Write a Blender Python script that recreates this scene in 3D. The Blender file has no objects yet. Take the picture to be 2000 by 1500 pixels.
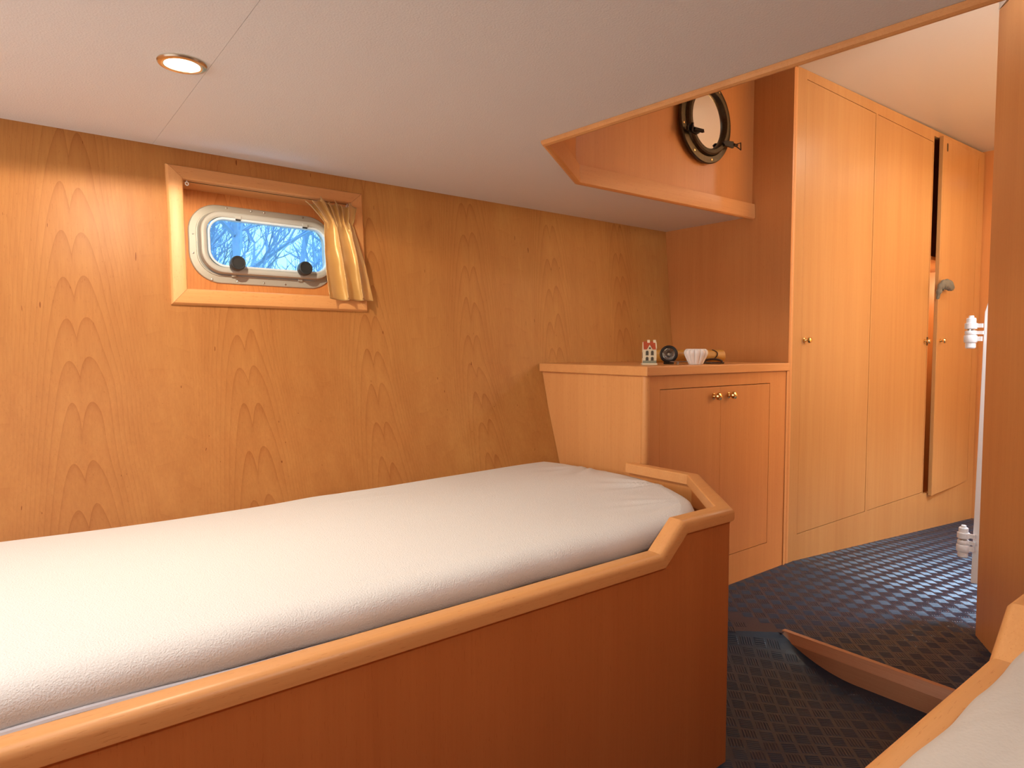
import bpy, bmesh, math, random
from mathutils import Vector, Matrix, noise
random.seed(7)
sc = bpy.context.scene
COL = sc.collection
PI = math.pi

# ------------------------------------------------------------------ camera, world, lights, exposure
cam_d = bpy.data.cameras.new('camera'); cam = bpy.data.objects.new('camera', cam_d); COL.objects.link(cam)
cam_d.sensor_width = 36; cam_d.lens = 1280 / 2000 * 36; cam_d.clip_start = 0.02; cam_d.clip_end = 200
cam.location = (0, 0, 0.82)
cam.rotation_euler = (math.radians(90 - 3.041), 0, math.radians(51.989 - 90))
sc.camera = cam
sc.view_settings.view_transform = 'Standard'; sc.view_settings.look = 'None'
sc.view_settings.exposure = 0.28; sc.view_settings.gamma = 1; sc.view_settings.use_curve_mapping = False

w = bpy.data.worlds.new('world'); sc.world = w; w.use_nodes = True
nt = w.node_tree; nt.nodes.clear()
wo = nt.nodes.new('ShaderNodeOutputWorld'); bg = nt.nodes.new('ShaderNodeBackground')
bg.inputs[0].default_value = (0.33, 0.68, 1.0, 1); bg.inputs[1].default_value = 2.1
nt.links.new(bg.outputs[0], wo.inputs[0])

def light(name, kind, loc, energy, color, size=0.1, size_y=None, rot=(0, 0, 0), spot=None, blend=0.5):
    d = bpy.data.lights.new(name, kind); d.energy = energy; d.color = color
    if kind == 'AREA':
        d.size = size
        if size_y: d.shape = 'RECTANGLE'; d.size_y = size_y
    else:
        d.shadow_soft_size = size
    if kind == 'SPOT': d.spot_size = math.radians(spot); d.spot_blend = blend
    o = bpy.data.objects.new(name, d); COL.objects.link(o); o.location = loc; o.rotation_euler = rot
    return o
WARM = (1.0, 0.83, 0.60); NEUT = (1.0, 0.97, 0.95); DAY = (0.60, 0.80, 1.0)
# the cabin's ceiling lamps, with unseen fill lights added among them
light('spot_berth_light', 'SPOT', (0.278, 1.325, 1.322), 17, WARM, 0.012, spot=167, blend=0.12)
light('starboard_fill_light', 'SPOT', (0.278, -0.27, 1.325), 16, (1, .93, .85), 0.05, spot=170, blend=0.3)  # unseen twin lamp, added to brighten the hull and berth front
light('cabin_fill_light', 'AREA', (-0.15, 0.95, 1.325), 2.2, NEUT, 0.5, 0.5)  # added soft overhead fill without a fitting
light('aft_fill_light', 'AREA', (-1.30, 1.0, 0.95), 12.5, NEUT, 1.4, 0.5, rot=(math.radians(90), 0, math.radians(-90)))  # broad unseen fill added before the aft wall, which has no opening
light('aisle_lamp_light', 'SPOT', (3.30, 0.62, 1.855), 12, (1.0, .90, .72), 0.045, spot=170, blend=0.5)
light('forward_lamp_light', 'SPOT', (4.0, 0.72, 1.86), 4, WARM, 0.03, spot=165, blend=0.5)
# daylight through the companionway past the partition, plus two added cool fills
light('step_fill_light', 'AREA', (1.85, 0.68, 1.85), 3.5, (.92, .96, 1), 0.2, 0.2)  # unseen fill added above the step to whiten the metal door edge
cd = light('companionway_daylight', 'AREA', (3.3, 0.12, 1.75), 90, DAY, 0.9, 0.5, rot=(math.radians(-27), 0, 0))
cd.data.spread = math.radians(140)
light('door_edge_fill_light', 'AREA', (2.12, 0.20, 1.25), 6, (.90, .95, 1), 0.3, 0.3, rot=(math.radians(90), 0, math.radians(-25)))  # another added fill, starboard of the partition, for the white door edge

# ------------------------------------------------------------------ materials
def nodes(name):
    m = bpy.data.materials.new(name); m.use_nodes = True
    t = m.node_tree; b = t.nodes['Principled BSDF']
    return m, t, b
def mk(t, typ, **kw):
    n = t.nodes.new(typ)
    for k, v in kw.items(): setattr(n, k, v)
    return n
def mth(t, op, a, b=None, c=None):
    n = t.nodes.new('ShaderNodeMath'); n.operation = op
    for i, v in enumerate((a, b, c)):
        if v is None: continue
        if isinstance(v, (int, float)): n.inputs[i].default_value = v
        else: t.links.new(v, n.inputs[i])
    return n.outputs[0]
def plain(name, col, rough=0.5, metal=0.0, spec=0.5, bump=None, bscale=200, emis=None, estr=0, var=0.06):
    m, t, b = nodes(name)
    b.inputs['Roughness'].default_value = rough; b.inputs['Metallic'].default_value = metal
    b.inputs['Specular IOR Level'].default_value = spec
    tc = mk(t, 'ShaderNodeTexCoord'); nz = mk(t, 'ShaderNodeTexNoise'); nz.inputs['Scale'].default_value = bscale
    nz.inputs['Detail'].default_value = 3
    t.links.new(tc.outputs['Object'], nz.inputs['Vector'])
    mp = mk(t, 'ShaderNodeMapRange'); mp.inputs['To Min'].default_value = 1 - var; mp.inputs['To Max'].default_value = 1 + var
    t.links.new(nz.outputs[0], mp.inputs[0])
    vm = mk(t, 'ShaderNodeVectorMath', operation='SCALE'); vm.inputs[0].default_value = col
    t.links.new(mp.outputs[0], vm.inputs['Scale']); t.links.new(vm.outputs[0], b.inputs['Base Color'])
    if bump:
        bp = mk(t, 'ShaderNodeBump'); bp.inputs['Strength'].default_value = 1; bp.inputs['Distance'].default_value = bump
        t.links.new(nz.outputs[0], bp.inputs['Height']); t.links.new(bp.outputs[0], b.inputs['Normal'])
    if emis:
        b.inputs['Emission Color'].default_value = (*emis, 1); b.inputs['Emission Strength'].default_value = estr
    return m

def wood(name, col, axis='z', figure=False, rough=0.36, streak=0.10, flecks=0.25, coat=0.0):
    """beech: fine streaks along one axis, little pores, optionally repeating cathedral figure"""
    m, t, b = nodes(name)
    L = t.links.new
    tc = mk(t, 'ShaderNodeTexCoord'); sep = mk(t, 'ShaderNodeSeparateXYZ'); L(tc.outputs['Object'], sep.inputs[0])
    X, Y, Z = sep.outputs
    al = {'x': 0, 'y': 1, 'z': 2}[axis]
    def noise_ax(across, along, detail=2.0, off=0.0):
        mp = mk(t, 'ShaderNodeMapping'); s = [across] * 3; s[al] = along
        mp.inputs['Scale'].default_value = s; mp.inputs['Location'].default_value = (off, off * .7, off * .3)
        L(tc.outputs['Object'], mp.inputs['Vector'])
        n = mk(t, 'ShaderNodeTexNoise'); n.inputs['Scale'].default_value = 1; n.inputs['Detail'].default_value = detail
        L(mp.outputs[0], n.inputs['Vector']); return n.outputs[0]
    n1 = noise_ax(230, 5, 3); n2 = noise_ax(32, 1.1, 2, 3); n3 = noise_ax(5, 0.7, 1, 8); n4 = noise_ax(650, 60, 1, 5)
    v = mth(t, 'MULTIPLY_ADD', mth(t, 'SUBTRACT', n1, 0.5), streak * 1.3, 1.0)
    v = mth(t, 'MULTIPLY_ADD', mth(t, 'SUBTRACT', n2, 0.5), streak * 1.6, v)
    v = mth(t, 'MULTIPLY_ADD', mth(t, 'SUBTRACT', n3, 0.5), streak * 1.6, v)
    fl = mth(t, 'GREATER_THAN', n4, 0.70)
    v = mth(t, 'MULTIPLY_ADD', fl, -flecks * 0.5, v)
    if figure:
        P = 0.375
        xs = mth(t, 'ADD', X, 5 * P - 0.147 + P / 2)
        fr = mth(t, 'FLOORED_MODULO', xs, P)
        cell = mth(t, 'FLOOR', mth(t, 'DIVIDE', xs, P))
        wn = mk(t, 'ShaderNodeTexNoise'); mpw = mk(t, 'ShaderNodeMapping'); mpw.inputs['Scale'].default_value = (4.5, 0, 2.2)
        L(tc.outputs['Object'], mpw.inputs['Vector']); L(mpw.outputs[0], wn.inputs['Vector']); wn.inputs['Scale'].default_value = 1
        wig = mth(t, 'SUBTRACT', wn.outputs[0], 0.5)
        ww = mth(t, 'ADD', mth(t, 'SUBTRACT', fr, P / 2), mth(t, 'MULTIPLY', wig, 0.035))
        g = mth(t, 'MULTIPLY', mth(t, 'MULTIPLY', ww, ww), 62)
        dip = mth(t, 'MULTIPLY', mth(t, 'EXPONENT', mth(t, 'MULTIPLY', mth(t, 'ABSOLUTE', ww), -60)), 0.10)
        lim = mth(t, 'MINIMUM', mth(t, 'ADD', g, dip), 1.2)
        zz = mth(t, 'ADD', mth(t, 'ADD', Z, mth(t, 'MULTIPLY', cell, 0.045)), lim)
        zz = mth(t, 'ADD', zz, mth(t, 'MULTIPLY', wig, 0.22))
        ph = mth(t, 'FRACT', mth(t, 'DIVIDE', zz, 0.108))
        ridge = mth(t, 'POWER', ph, 7.0)
        fade = mth(t, 'MAXIMUM', mth(t, 'MULTIPLY_ADD', mth(t, 'ABSOLUTE', ww), -5.0, 1.0), 0.12)
        v = mth(t, 'MULTIPLY_ADD', mth(t, 'MULTIPLY', ridge, fade), -0.19, v)
        v = mth(t, 'MULTIPLY_ADD', mth(t, 'MULTIPLY', ph, fade), -0.05, v)
        n5 = noise_ax(170, 20, 0, 20)
        v = mth(t, 'MULTIPLY_ADD', mth(t, 'GREATER_THAN', n5, 0.875), -0.5, v)
    vv = mk(t, 'ShaderNodeCombineXYZ')
    L(mth(t, 'POWER', v, 0.8), vv.inputs[0]); L(mth(t, 'POWER', v, 1.35), vv.inputs[1]); L(mth(t, 'POWER', v, 1.8), vv.inputs[2])
    mul = mk(t, 'ShaderNodeVectorMath', operation='MULTIPLY'); mul.inputs[0].default_value = col
    L(vv.outputs[0], mul.inputs[1]); L(mul.outputs[0], b.inputs['Base Color'])
    b.inputs['Roughness'].default_value = rough
    b.inputs['Specular IOR Level'].default_value = 0.42
    b.inputs['Coat Weight'].default_value = coat; b.inputs['Coat Roughness'].default_value = 0.25
    bp = mk(t, 'ShaderNodeBump'); bp.inputs['Distance'].default_value = 0.00012
    L(n1, bp.inputs['Height']); L(bp.outputs[0], b.inputs['Normal'])
    return m

BEECH = (0.63, 0.275, 0.088)
M = {}
M['hull'] = wood('beech_veneer_figured', (0.69, 0.285, 0.086), 'z', True, 0.42, streak=0.15)
M['veneer'] = wood('beech_veneer', BEECH, 'z', False, 0.36)
M['veneer_door'] = wood('beech_door_veneer', (0.52, 0.275, 0.100), 'z', False, 0.34, streak=0.13)
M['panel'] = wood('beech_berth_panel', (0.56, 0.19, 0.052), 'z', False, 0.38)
M['rail_x'] = wood('beech_solid_lengthwise', (0.70, 0.34, 0.125), 'x', False, 0.38, flecks=0.35)
M['rail_y'] = wood('beech_solid_crosswise', (0.70, 0.34, 0.125), 'y', False, 0.33, flecks=0.35)
M['rail_z'] = wood('beech_solid_upright', (0.70, 0.34, 0.125), 'z', False, 0.42, flecks=0.35)
M['step'] = wood('worn_step_wood', (0.50, 0.25, 0.13), 'y', False, 0.42, streak=0.2)
M['ceil'] = plain('white_vinyl_lining', (0.72, 0.72, 0.72), 0.55, bump=0.0007, bscale=300, var=0.02)
M['ceil_up'] = plain('white_upper_lining', (0.66, 0.61, 0.52), 0.42, bump=0.0003, bscale=260, var=0.02)
M['groove'] = plain('dark_groove', (0.10, 0.05, 0.03), 0.8)
M['rubber'] = plain('blue_black_rubber', (0.012, 0.026, 0.050), 0.34, bump=0.0002, bscale=500, spec=0.48, var=0.25)
M['rubber'].node_tree.nodes['Principled BSDF'].inputs['Specular Tint'].default_value = (0.72, 0.86, 1, 1)
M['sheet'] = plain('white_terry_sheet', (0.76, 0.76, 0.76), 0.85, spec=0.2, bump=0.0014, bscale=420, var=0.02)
M['hem'] = plain('white_sheet_hem', (0.80, 0.80, 0.86), 0.8, spec=0.2, bump=0.0004, bscale=300, var=0.02)
M['mattress_side'] = plain('tan_mattress_cover', (0.45, 0.33, 0.22), 0.9, spec=0.2, bump=0.0006, bscale=300)
M['alu'] = plain('anodised_aluminium', (0.50, 0.49, 0.44), 0.5, metal=0.35, bump=0.00005, bscale=600, var=0.03)
M['alu_pale'] = plain('painted_aluminium', (0.50, 0.50, 0.47), 0.5, metal=0.1, bump=0.00005, bscale=500, var=0.03)
M['gasket'] = plain('pale_gasket', (0.70, 0.80, 0.88), 0.5)
M['black'] = plain('black_plastic', (0.02, 0.022, 0.024), 0.42)
M['steel'] = plain('screw_steel', (0.5, 0.5, 0.48), 0.3, metal=1.0)
M['brass'] = plain('polished_brass', (0.85, 0.60, 0.26), 0.16, metal=1.0, var=0.02)
M['bronze'] = plain('dark_bronze', (0.085, 0.062, 0.035), 0.38, metal=0.8, bump=0.0004, bscale=120, var=0.3)
M['iron'] = plain('black_iron', (0.025, 0.02, 0.017), 0.45, metal=0.6)
M['white_paint'] = plain('white_gloss_paint', (0.86, 0.88, 0.90), 0.3, bump=0.0002, bscale=150, var=0.02)
M['ceramic'] = plain('white_porcelain', (0.90, 0.90, 0.91), 0.25, var=0.01)
M['cream'] = plain('cream_ceramic', (0.78, 0.74, 0.56), 0.3, var=0.08, bscale=150)
M['redroof'] = plain('terracotta_glaze', (0.50, 0.10, 0.045), 0.35, var=0.2)
M['greyglaze'] = plain('grey_green_glaze', (0.26, 0.29, 0.22), 0.4, var=0.3)
M['darkglaze'] = plain('dark_glaze', (0.07, 0.065, 0.05), 0.3)
M['bamboo'] = plain('yellow_bamboo', (0.55, 0.29, 0.055), 0.4, var=0.15, bscale=60)
M['strap'] = plain('dark_leather_strap', (0.05, 0.025, 0.015), 0.6)
M['cloth'] = plain('grey_cloth', (0.17, 0.165, 0.14), 0.9, bump=0.0006, bscale=500)
M['lamp'] = plain('lamp_glow', (1, 0.9, 0.7), 0.3, emis=(1.0, 0.90, 0.68), estr=22)
M['chrome'] = plain('lamp_chrome', (0.62, 0.55, 0.45), 0.22, metal=1.0)
M['bark'] = plain('hazed_pale_bark', (0.36, 0.52, 0.74), 0.9, var=0.25, bscale=8)  # pale blue tint also carries the outdoor haze
M['bank'] = plain('grassy_bank', (0.10, 0.16, 0.08), 0.95, var=0.3, bscale=2)

def satin():
    m, t, b = nodes('gold_satin'); L = t.links.new
    tc = mk(t, 'ShaderNodeTexCoord'); mp = mk(t, 'ShaderNodeMapping'); mp.inputs['Scale'].default_value = (700, 700, 60)
    n = mk(t, 'ShaderNodeTexNoise'); n.inputs['Scale'].default_value = 1
    L(tc.outputs['Object'], mp.inputs[0]); L(mp.outputs[0], n.inputs['Vector'])
    bp = mk(t, 'ShaderNodeBump'); bp.inputs['Distance'].default_value = 0.0001
    L(n.outputs[0], bp.inputs['Height']); L(bp.outputs[0], b.inputs['Normal'])
    b.inputs['Base Color'].default_value = (0.66, 0.42, 0.15, 1); b.inputs['Roughness'].default_value = 0.36
    b.inputs['Metallic'].default_value = 0.25
    b.inputs['Sheen Weight'].default_value = 0.3
    return m
M['satin'] = satin()
def glass():
    m, t, b = nodes('window_glass'); t.nodes.remove(b); L = t.links.new
    out = t.nodes['Material Output']
    tr = mk(t, 'ShaderNodeBsdfTransparent'); tr.inputs[0].default_value = (0.93, 0.97, 1, 1)
    gl = mk(t, 'ShaderNodeBsdfGlossy'); gl.inputs['Roughness'].default_value = 0.03
    tc = mk(t, 'ShaderNodeTexCoord'); n = mk(t, 'ShaderNodeTexNoise'); n.inputs['Scale'].default_value = 40
    L(tc.outputs['Object'], n.inputs['Vector'])
    mp = mk(t, 'ShaderNodeMapRange'); mp.inputs['To Min'].default_value = 0.04; mp.inputs['To Max'].default_value = 0.09
    L(n.outputs[0], mp.inputs[0])
    mx = mk(t, 'ShaderNodeMixShader'); L(mp.outputs[0], mx.inputs[0]); L(tr.outputs[0], mx.inputs[1]); L(gl.outputs[0], mx.inputs[2])
    L(mx.outputs[0], out.inputs[0]); return m
M['glass'] = glass()
M['mirror'] = plain('mirror_glass', (0.86, 0.85, 0.80), 0.03, metal=1.0, var=0.01)

# ------------------------------------------------------------------ helpers
def tag(o, label=None, cat=None, group=None, kind=None):
    if label: o['label'] = label
    if cat: o['category'] = cat
    if group: o['group'] = group
    if kind: o['kind'] = kind
    return o
def thing(name, loc, label, cat, group=None):
    o = bpy.data.objects.new(name, None); COL.objects.link(o); o.location = loc; o.empty_display_size = 0.05
    return tag(o, label, cat, group)
def obj(name, bm, mat, parent=None, bevel=0, smooth=True, segs=2, recalc=True, sharp=30):
    if recalc: bmesh.ops.recalc_face_normals(bm, faces=bm.faces[:])
    me = bpy.data.meshes.new(name); bm.to_mesh(me); bm.free()
    mats = mat if isinstance(mat, (list, tuple)) else [mat]
    for mm in mats: me.materials.append(mm)
    if smooth:
        for p in me.polygons: p.use_smooth = True
        me.set_sharp_from_angle(angle=math.radians(sharp))
    o = bpy.data.objects.new(name, me); COL.objects.link(o)
    if parent:
        o.parent = parent
        off = parent.location if parent.type == 'EMPTY' else Vector((0, 0, 0))
        # the mesh stays in cabin coordinates; undo the parents' offset
        o.matrix_parent_inverse = Matrix.Translation(-off)
    if bevel:
        b = o.modifiers.new('bevel', 'BEVEL'); b.width = bevel; b.segments = segs; b.limit_method = 'ANGLE'; b.angle_limit = math.radians(40)
        b.harden_normals = True
    return o
def struct(name, bm, mat, parent=None, **k):
    o = obj(name, bm, mat, parent, **k)
    if not parent: o['kind'] = 'structure'
    return o
def box(bm, a, b, mi=0):
    vs = [bm.verts.new((x, y, z)) for x in (a[0], b[0]) for y in (a[1], b[1]) for z in (a[2], b[2])]
    for f in ((0, 1, 3, 2), (4, 6, 7, 5), (0, 4, 5, 1), (2, 3, 7, 6), (0, 2, 6, 4), (1, 5, 7, 3)):
        bm.faces.new([vs[i] for i in f]).material_index = mi
def B(*ab):
    bm = bmesh.new()
    for a, b in ab: box(bm, a, b)
    return bm
def prism(bm, pts, off):
    """closed polygon pts extruded by the vector off"""
    off = Vector(off); a = [bm.verts.new(p) for p in pts]; b = [bm.verts.new(Vector(p) + off) for p in pts]
    n = len(a); bm.faces.new(a); bm.faces.new(b[::-1])
    for i in range(n): bm.faces.new((a[i], b[i], b[(i + 1) % n], a[(i + 1) % n]))
def plate(bm, outer, holes, off):
    """polygon with holes, triangulated, extruded by off"""
    off = Vector(off); loops = [outer] + list(holes); edges = []; vl = []
    for lp in loops:
        vs = [bm.verts.new(p) for p in lp]; vl.append(vs)
        for i in range(len(vs)): edges.append(bm.edges.new((vs[i], vs[(i + 1) % len(vs)])))
    r = bmesh.ops.triangle_fill(bm, edges=edges, use_beauty=True, use_dissolve=False)
    faces = [f for f in r['geom'] if isinstance(f, bmesh.types.BMFace)]
    mp = {}
    for vs in vl:
        for v in vs: mp[v] = bm.verts.new(v.co + off)
    for f in faces: bm.faces.new([mp[v] for v in reversed(f.verts)])
    for vs in vl:
        n = len(vs)
        for i in range(n):
            j = (i + 1) % n; bm.faces.new((vs[i], mp[vs[i]], mp[vs[j]], vs[j]))
def lathe(bm, prof, mat=Matrix(), n=32, mi=0):
    """profile [(r, h)] about local z, placed by mat"""
    rings = []
    for r, h in prof:
        if r < 1e-6: rings.append([bm.verts.new(mat @ Vector((0, 0, h)))])
        else: rings.append([bm.verts.new(mat @ Vector((r * math.cos(2 * PI * i / n), r * math.sin(2 * PI * i / n), h))) for i in range(n)])
    for a, b in zip(rings, rings[1:]):
        for i in range(n):
            j = (i + 1) % n
            q = [a[0]] if len(a) == 1 else [a[i], a[j]]
            q2 = [b[0]] if len(b) == 1 else [b[j], b[i]]
            if len(q) + len(q2) > 2: bm.faces.new(q + q2).material_index = mi
def frame_z(loc, z, x=None):
    z = Vector(z).normalized(); x = Vector(x) if x else (Vector((1, 0, 0)) if abs(z.x) < 0.9 else Vector((0, 1, 0)))
    y = z.cross(x).normalized(); x = y.cross(z)
    m = Matrix((x, y, z)).transposed().to_4x4(); m.translation = Vector(loc); return m
def tube(bm, pts, r, n=8, cap=True, closed=False):
    pts = [Vector(p) for p in pts]; N = len(pts); rings = []; prev = None
    for i, p in enumerate(pts):
        if closed: d = pts[(i + 1) % N] - pts[i - 1]
        else: d = pts[min(i + 1, N - 1)] - pts[max(i - 1, 0)]
        d.normalize()
        if prev is None:
            a = d.cross(Vector((0, 0, 1)));
            if a.length < .1: a = d.cross(Vector((1, 0, 0)))
        else: a = prev - d * prev.dot(d)
        a.normalize(); prev = a; b = d.cross(a)
        rr = r[i] if isinstance(r, (list, tuple)) else r
        rings.append([bm.verts.new(p + (a * math.cos(2 * PI * k / n) + b * math.sin(2 * PI * k / n)) * rr) for k in range(n)])
    m = N if closed else N - 1
    for i in range(m):
        A, C = rings[i], rings[(i + 1) % N]
        for k in range(n): bm.faces.new((A[k], A[(k + 1) % n], C[(k + 1) % n], C[k]))
    if cap and not closed: bm.faces.new(rings[0][::-1]); bm.faces.new(rings[-1])
def rrect(w, h, r, n=8):
    out = []
    for cx, cy, a0 in ((w / 2 - r, h / 2 - r, 0), (-w / 2 + r, h / 2 - r, 90), (-w / 2 + r, -h / 2 + r, 180), (w / 2 - r, -h / 2 + r, 270)):
        for i in range(n + 1):
            a = math.radians(a0 + 90 * i / n); out.append((cx + r * math.cos(a), cy + r * math.sin(a)))
    return out
def sweep(bm, path, prof, outdir=None):
    """mitred sweep. path: list of points; prof: list of (side, up) ; side is measured along the horizontal normal to the left of travel, up along z"""
    P = [Vector(p) for p in path]; rings = []
    for i, p in enumerate(P):
        d0 = (P[i] - P[i - 1]).normalized() if i else (P[1] - P[0]).normalized()
        d1 = (P[i + 1] - P[i]).normalized() if i < len(P) - 1 else d0
        def basis(d):
            s = Vector((-d.y, d.x, 0)).normalized(); u = d.cross(s) * 1.0
            if u.z < 0: u = -u
            return s, u
        s0, u0 = basis(d0); s1, u1 = basis(d1); t = (d0 + d1).normalized()
        # cut with the mitre plane (normal t)
        ring = []
        for a, b in prof:
            q = p + s0 * a + u0 * b; k = (p - q).dot(t) / d0.dot(t); ring.append(bm.verts.new(q + d0 * k))
        rings.append(ring)
    n = len(prof)
    for A, C in zip(rings, rings[1:]):
        for k in range(n): bm.faces.new((A[k], A[(k + 1) % n], C[(k + 1) % n], C[k]))
    bm.faces.new(rings[0][::-1]); bm.faces.new(rings[-1])

# ------------------------------------------------------------------ the shell
ZC = 1.337           # low ceiling over the berths
FX = 2.336           # transverse bulkhead
def hull_y(z):
    pr = ((0.0, 1.50), (0.2, 1.60), (0.42, 1.722), (0.60, 1.785), (0.77, 1.833), (0.9, 1.8484), (1.5, 1.9012))
    for (z0, y0), (z1, y1) in zip(pr, pr[1:]):
        if z <= z1: return y0 + (y1 - y0) * (z - z0) / (z1 - z0)
    return pr[-1][1]
def floor_z(x, y):
    if x < 1.76:
        d = 1.76 - x; y1 = 0.986 + d * .9
        k = min(max((y - 0.77) / (y1 - 0.77), 0), 1); k = k ** max(1.9 - d * 1.6, 1.2)
        return -0.069 * (1 - k)
    return -0.075 * max(0, x - 2.4)

def floor_mesh():
    bm = bmesh.new(); s = 0.0385; q = s / math.sqrt(2)
    xs0 = [-1.4 + 2.4 * i / 6 for i in range(6)] + [1.0 + .76 * i / 30 for i in range(31)]; xs1 = [1.785, 2.1, 2.4, 3, 3.6, 4.4]
    ys = [-0.9, 0, .5, .74] + [.77 + .024 * i for i in range(23)] + [1.35, 1.6, 1.9]
    for xs in (xs0, xs1):
        e = 1e-6; g = []
        for x in xs:
            y1 = .986 + max(0, 1.76 - x) * .9
            yy = ([-0.9, 0, .5] + [.77 + (y1 - .77) * q / 12 for q in range(13)] + [y1 + (1.9 - y1) * q / 3 for q in (1, 2, 3)]) if xs is xs0 else ys
            g.append([bm.verts.new((x, y, floor_z(x - (e if xs is xs0 else -e), y))) for y in yy])
        ny = len(g[0])
        for i in range(len(xs) - 1):
            for j in range(ny - 1): bm.faces.new((g[i][j], g[i + 1][j], g[i + 1][j + 1], g[i][j + 1]))
    g = [[bm.verts.new((x, y, 0)) for y in (.980, 1.1, 1.9)] for x in (1.755, 1.7851)]
    for j in range(2): bm.faces.new((g[0][j], g[1][j], g[1][j + 1], g[0][j + 1]))
    # five-bar tread pattern: squares on a grid turned by 45 degrees, bars alternating
    def inside(x, y):
        if x < 1.76: return (0.24 < y < 0.79 and x > 0.9) or (y >= .79 and y < 1.30 and (x > 1.20 + (y - .79) * .95 if y < 1.07 else x > 1.48))
        if x > 4.35: return False
        return 0.0 < y < 1.30
    for i in range(-60, 120):
        for j in range(-120, 120):
            cx = (i + .5) * s; cy = (j + .5) * s
            x = (cx - cy) / math.sqrt(2); y = (cx + cy) / math.sqrt(2)
            if not (0.85 < x < 4.3 and inside(x, y)): continue
            if abs(x - 1.76) < 0.026 or (x < 1.76 and abs(y - .986 - (1.76 - x) * .9) < .012): continue
            par = (i + j) % 2
            d = Vector((1, 1, 0)) if par else Vector((1, -1, 0)); d.normalize(); c = Vector((-d.y, d.x, 0))
            ez = 0.02; x2 = min(x + ez, 1.7599) if x < 1.76 else x + ez; x1 = max(x - ez, 1.7601) if x > 1.76 else x - ez; zx = (floor_z(x2, y) - floor_z(x1, y)) / (x2 - x1); zy = (floor_z(x, y + ez) - floor_z(x, y - ez)) / (2 * ez)
            far = x > 2.6
            for k in range(5):
                o = (k - 2) * s * 0.175
                def P(u, v, h):
                    px = d.x * u + c.x * v; py = d.y * u + c.y * v
                    return bm.verts.new((x + px, y + py, floor_z(x, y) + zx * px + zy * py + h))
                hl = s * 0.41; hw = s * 0.058; h = 0.0011
                a = [P(-hl, o - hw, 0), P(hl, o - hw, 0), P(hl, o + hw, 0), P(-hl, o + hw, 0)]
                t1 = [P(-hl + .003, o - hw * .4, h), P(hl - .003, o - hw * .4, h), P(hl - .003, o + hw * .4, h), P(-hl + .003, o + hw * .4, h)]
                bm.faces.new(t1)
                for q4 in range(4): bm.faces.new((a[q4], a[(q4 + 1) % 4], t1[(q4 + 1) % 4], t1[q4]))
    return bm
fl = struct('floor', floor_mesh(), M['rubber'], smooth=False, recalc=False)

# hull side with the rectangular window recess (u = along x, v = height)
def hull_mesh():
    bm = bmesh.new()
    xs = [-1.4, -.6, 0.0, .384, .846, 1.2, 1.6, 2.0, FX + .02]; zs = [0, .1, .2, .3, .42, .5, .6, .7, .77, .9, .972, 1.258, 1.345]
    g = [[bm.verts.new((x, hull_y(z), z)) for z in zs] for x in xs]
    for i in range(len(xs) - 1):
        for j in range(len(zs) - 1):
            if i == 3 and j == 10: continue
            bm.faces.new((g[i][j], g[i][j + 1], g[i + 1][j + 1], g[i + 1][j]))
    bmesh.ops.solidify(bm, geom=bm.faces[:], thickness=-0.012)
    return bm
struct('wall_left', hull_mesh(), M['hull'], smooth=True)
# ceiling: two sheets meeting at a fine seam
OP = [(1.082, 1.259), (1.41, 1.487), (FX + .03, 1.465)]            # edge of the raised opening, port side
OPs = [(FX + .03, -.42), (1.5, -.44), (1.20, -.20)]
def ceil_mesh():
    bm = bmesh.new(); t = 0.05; gx = 0.0003
    prism(bm, [(-1.4, -.93, ZC), (0.322 - gx, -.93, ZC), (0.322 - gx, 1.93, ZC), (-1.4, 1.93, ZC)], (0, 0, t))
    out = [(0.322 + gx, -.93), (FX + .03, -.93), OPs[0], OPs[1], OPs[2], OP[0], OP[1], OP[2], (FX + .03, 1.93), (0.322 + gx, 1.93)]
    plate(bm, [(x, y, ZC) for x, y in out], [], (0, 0, t))
    return bm
struct('ceiling', ceil_mesh(), M['ceil'], smooth=False)
bm = B(((.30, -.93, ZC + .04), (.345, 1.93, ZC + .055))); struct('trim_1', bm, M['groove'], smooth=False)
# upper ceiling (over the aisle)
UZ = lambda x: 1.862 + .027 * (x - FX)
bm = bmesh.new(); prism(bm, [(1.0, -.5, UZ(1.0)), (4.5, -.5, UZ(4.5)), (4.5, 1.56, UZ(4.5)), (1.0, 1.56, UZ(1.0))], (0, 0, .03))
struct('ceiling_upper', bm, M['ceil_up'], smooth=False)
# vertical cladding around the opening, from the low ceiling to the upper one
def riser(a, b, side, th=.012, z0=ZC + .001, z1=1.90):
    a = Vector((*a, z0)); b = Vector((*b, z0)); d = (b - a).normalized(); n = Vector((-d.y, d.x, 0)) * side * th
    bm = bmesh.new(); prism(bm, [a, b, b + n, a + n], (0, 0, z1 - z0)); return bm
struct('wall_coaming_port', riser(OP[1], OP[2], 1), M['veneer'], smooth=False)
struct('wall_coaming_corner', riser(OP[0], OP[1], 1), M['veneer'], smooth=False)
struct('wall_coaming_aft', riser(OPs[2], OP[0], 1), M['veneer'], smooth=False)
struct('wall_coaming_starboard', riser((4.4, -.42), OPs[1], 1), M['ceil_up'], smooth=False)
struct('wall_coaming_starboard_corner', riser(OPs[1], OPs[2], 1), M['veneer'], smooth=False)
# lining boards + nosing round the opening
prof_n = [(.005, -.0005), (.005, -.006), (.002, -.0105), (-.004, -.013), (-.010, -.012), (-.0145, -.008), (-.0155, -.002), (-.0125, .046), (.002, .046), (.002, -.0005)]
path = [(1.196, -.19), OP[0], OP[1], (FX - .0015, 1.4655)]
bm = bmesh.new(); sweep(bm, [(x, y, ZC) for x, y in path], prof_n)
struct('trim_2', bm, M['rail_x'])
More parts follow.
